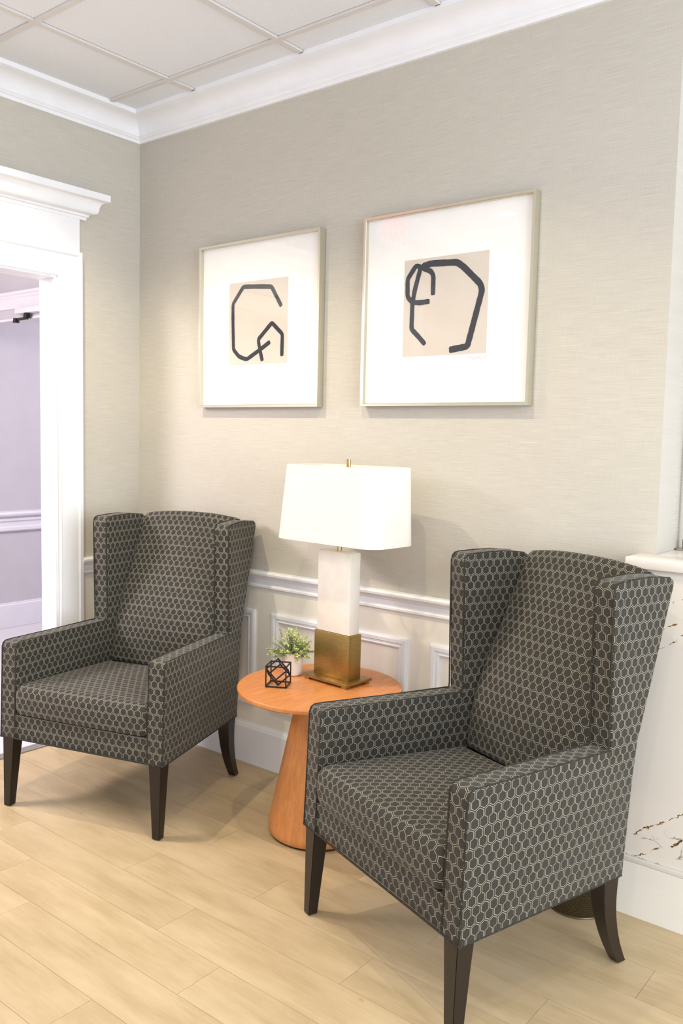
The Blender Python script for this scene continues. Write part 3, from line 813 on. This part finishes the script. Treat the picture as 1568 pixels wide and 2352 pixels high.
def make_chair(loc, rz, label):
    t = empty('wing_armchair', loc, rz); tag(t, label, 'armchair', 'pair of honeycomb wing armchairs')
    TH, TW = .071, .073
    for sg in (1, -1):
        poly = [tuple(p) for p in rounded([(-.260, ZL), (-.248, ZA), (.275, ZW+.002), (.372, ZW), (.360, .545), (.336, ZL)], [.006, .026, 0, 0, 0, 0], 4)]
        k = lambda e: all(abs(v.co.z-ZW) < .01 and v.co.y > .2 for v in e.verts) or all(v.co.y > .3 for v in e.verts) and all(v.co.z > .5 for v in e.verts)
        bm = prism(poly, TH, k, .014); mirror_shift(bm, sg); fab('arm', bm, t, path=[(-.260, ZL), (-.248, ZA-.026), (-.240, ZA-.006), (-.222, ZA), (.275, ZW+.002), (.372, ZW)])
        poly = [tuple(p) for p in rounded([(.2625, ZW-.016), (.246, ZT), (.400, ZT+.007), (.510, ZT-.004), (.3685, ZW-.016)], [0, .030, .05, .030, 0], 4)]
        k = lambda e: all(v.co.z < ZW for v in e.verts)
        bm = prism(poly, TW, k, .015); mirror_shift(bm, sg, .0006); fab('wing', bm, t, path=[(.262, ZW-.016), (.248, ZT-.03), (.256, ZT-.007), (.276, ZT+.001), (.400, ZT+.007), (.482, ZT-.001), (.503, ZT-.010), (.505, ZT-.03), (.3685, ZW-.016)])
        # welt cord along the boxing seams, outer and inner
        for inner in (0, 1):
            off = -.0035 if not inner else -.0685
            path = [(-.2605, ZL+.004), (-.2520, .50), (-.2490, ZA-.022), (-.244, ZA-.008), (-.234, ZA-.0015), (-.218, ZA-.0002), (.0, ZA-.004), (.246, ZW+.004), (.254, ZW+.004), (.2555, ZW+.02), (.2505, .85), (.2475, ZT-.026), (.2515, ZT-.009), (.260, ZT-.001), (.274, ZT+.0016), (.33, ZT+.0045), (.40, ZT+.005), (.485, ZT-.003)]
            bm = bmesh.new(); tube(bm, [(sg*(hw(y)+off), y, z) for y, z in path], .0025, 8)
            finish('welt_cord', bm, M_WELT, t, True, 60)
    # seat base and apron
    bm = bmesh.new()
    for (y0, y1, z0, z1) in ((-.253, .330, ZL+.001, .362),):
        p = [(-hw(y0)+.060, y0), (hw(y0)-.060, y0), (hw(y1)-.060, y1), (-hw(y1)+.060, y1)]
        lo = [bm.verts.new((x, y, z0)) for x, y in p]; hi = [bm.verts.new((x, y, z1)) for x, y in p]
        bm.faces.new(lo[::-1]); bm.faces.new(hi)
        for i in range(4): bm.faces.new((lo[i], lo[(i+1) % 4], hi[(i+1) % 4], hi[i]))
    fab('seat_base', bm, t, False)
    bm = bmesh.new()
    ring = [(-hw(-.26)+.002, -.2605), (hw(-.26)-.002, -.2605), (hw(.335)-.002, .335), (-hw(.335)+.002, .335)]
    pts = []
    for i in range(4):
        a, b = Vector(ring[i]), Vector(ring[(i+1) % 4])
        pts += [a.lerp(b, q/12) for q in range(12)]
    tube(bm, [(p.x, p.y, ZL+.002) for p in pts], .0034, 8, True)
    finish('bottom_welt', bm, M_WELT, t, True, 60)
    # seat cushion
    def prof(x):
        w = .2985; u = abs(x)/w; e = max(0, (u-.90)/.10); ins = .022*(1-math.sqrt(max(0, 1-e*e)))
        base = rounded([(-.262, .366), (-.268, .420), (-.262, .482), (.24, .462), (.27, .455), (.27, .366)], [.016, .03, .050, 0, .02, .01], 8)
        base = resample(base, 96); out = []
        cy, cz = 0., .42
        for p in base:
            y, z = p
            if z > .43: z += .010*(1-u*u)*math.sin(math.pi*min(1, max(0, (y+.27)/.54)))
            if y < -.24: y -= .006*(1-u*u)
            y += (ins if y < cy else -ins); z += (ins if z < cz else -ins)
            out.append((x-.067*.0*y if False else x*(1-.115*(y+.26)/.53), y, z))
        return out
    w = .2985; xsn = [-w, -w*.985, -w*.96, -w*.93, -w*.90]+[w*(-.9+1.8*i/24) for i in range(1, 24)]+[w*.90, w*.93, w*.96, w*.985, w]
    fab('seat_cushion', loft(prof, xsn), t)
    # back cushion
    def profb(x):
        w = .272; u = abs(x)/w; e = max(0, (u-.86)/.14); ins = .030*(1-math.sqrt(max(0, 1-e*e)))
        crown_ = .022*(1-u**2.4); bul = .030*(1-u*u)
        zt = 1.079+crown_
        poly = [(.272, .452), (.290, .630), (.395, .850), (.468, 1.020), (.492, zt), (.518, zt-.004), (.508, 1.03), (.368, .560), (.345, .452)]
        base = resample(rounded(poly, [.02, .10, .12, .06, .028, .012, .02, .05, .01], 8), 120); out = []
        for p in base:
            y, z = p
            front = y < .30+.34*(z-.452)
            if front: y -= bul*math.sin(math.pi*min(1, max(0.12, (z-.40)/.74))); y += ins
            if z > 1.05: z -= ins*.9
            out.append((x*(1-.07*(z-.45)/.65), y, z))
        return out
    w = .272; xsn = [-w, -w*.985, -w*.955, -w*.92, -w*.88]+[w*(-.86+1.72*i/24) for i in range(25)]+[w*.88, w*.92, w*.955, w*.985, w]
    fab('back_cushion', loft(profb, xsn), t)
    # outer back panel
    bm = bmesh.new()
    rear = [(.332, ZL+.002), (.358, .545), (.505, ZT-.012)]
    for (ya, za), (yb, zb) in zip(rear, rear[1:]):
        pts = []
        for dy in (-.022, 0):
            for y, z in ((ya, za), (yb, zb)):
                for sg in (-1, 1): pts.append(bm.verts.new((sg*(hw(y)-.05), y+dy, z)))
        q = pts
        for f in ((0,1,3,2),(4,6,7,5),(0,4,5,1),(2,3,7,6),(0,2,6,4),(1,5,7,3)): bm.faces.new([q[i] for i in f])
    bmesh.ops.recalc_face_normals(bm, faces=bm.faces); fab('outer_back', bm, t, False)
    # legs
    for sg in (1, -1):
        bm = bmesh.new()
        top = ((.304, -.258), (.356, -.206)); bot = ((.322, -.262), (.352, -.232))
        def quad(rc, z): (x0, y0), (x1, y1) = rc; return [bm.verts.new((sg*x, y, z)) for x, y in ((x0, y0), (x1, y0), (x1, y1), (x0, y1))]
        a, b, c = quad(bot, .004), quad(((.3095, -.2592), (.3548, -.2140)), .20), quad(top, ZL+.003)
        for r0, r1 in ((a, b), (b, c)):
            for i in range(4): bm.faces.new((r0[i], r0[(i+1) % 4], r1[(i+1) % 4], r1[i]))
        bm.faces.new(a[::-1]); bm.faces.new(c); bmesh.ops.recalc_face_normals(bm, faces=bm.faces)
        bmesh.ops.bevel(bm, geom=[e for e in bm.edges if abs(e.verts[0].co.z-e.verts[1].co.z) > .05], offset=.0015, segments=2, affect='EDGES')
        lg = finish('leg', bm, M_ESP, t, True, 30)
        bm = bmesh.new(); cyl(bm, (sg*.337, -.247), .010, .010, 0, .0045, 16); finish('foot_glide', bm, M_STEEL, lg)
        bm = bmesh.new(); pr = None
        for i in range(13):
            s = i/12; z = ZL+.003-(ZL-.001)*s
            half = .0265-.0115*s; cy = .298+.080*s**2.1; cx = .300-.008*s
            r = [bm.verts.new((sg*(cx+dx*half), cy+dy*half, z)) for dx, dy in ((-1,-1),(1,-1),(1,1),(-1,1))]
            if pr:
                for q in range(4): bm.faces.new((pr[q], pr[(q+1) % 4], r[(q+1) % 4], r[q]))
            else: bm.faces.new(r)
            pr = r
        bm.faces.new(pr[::-1]); bmesh.ops.recalc_face_normals(bm, faces=bm.faces)
        lg = finish('leg', bm, M_ESP, t, True, 50)
        bm = bmesh.new(); cyl(bm, (sg*.292, .378), .009, .009, 0, .0025, 16); finish('foot_glide', bm, M_STEEL, lg)
    return t
make_chair((.658, -.598, 0), .288, 'charcoal honeycomb-patterned wing armchair in the room corner, beside the doorway')
make_chair((2.173, -.624, 0), -.339, 'charcoal honeycomb-patterned wing armchair in the foreground, in front of the reception desk')
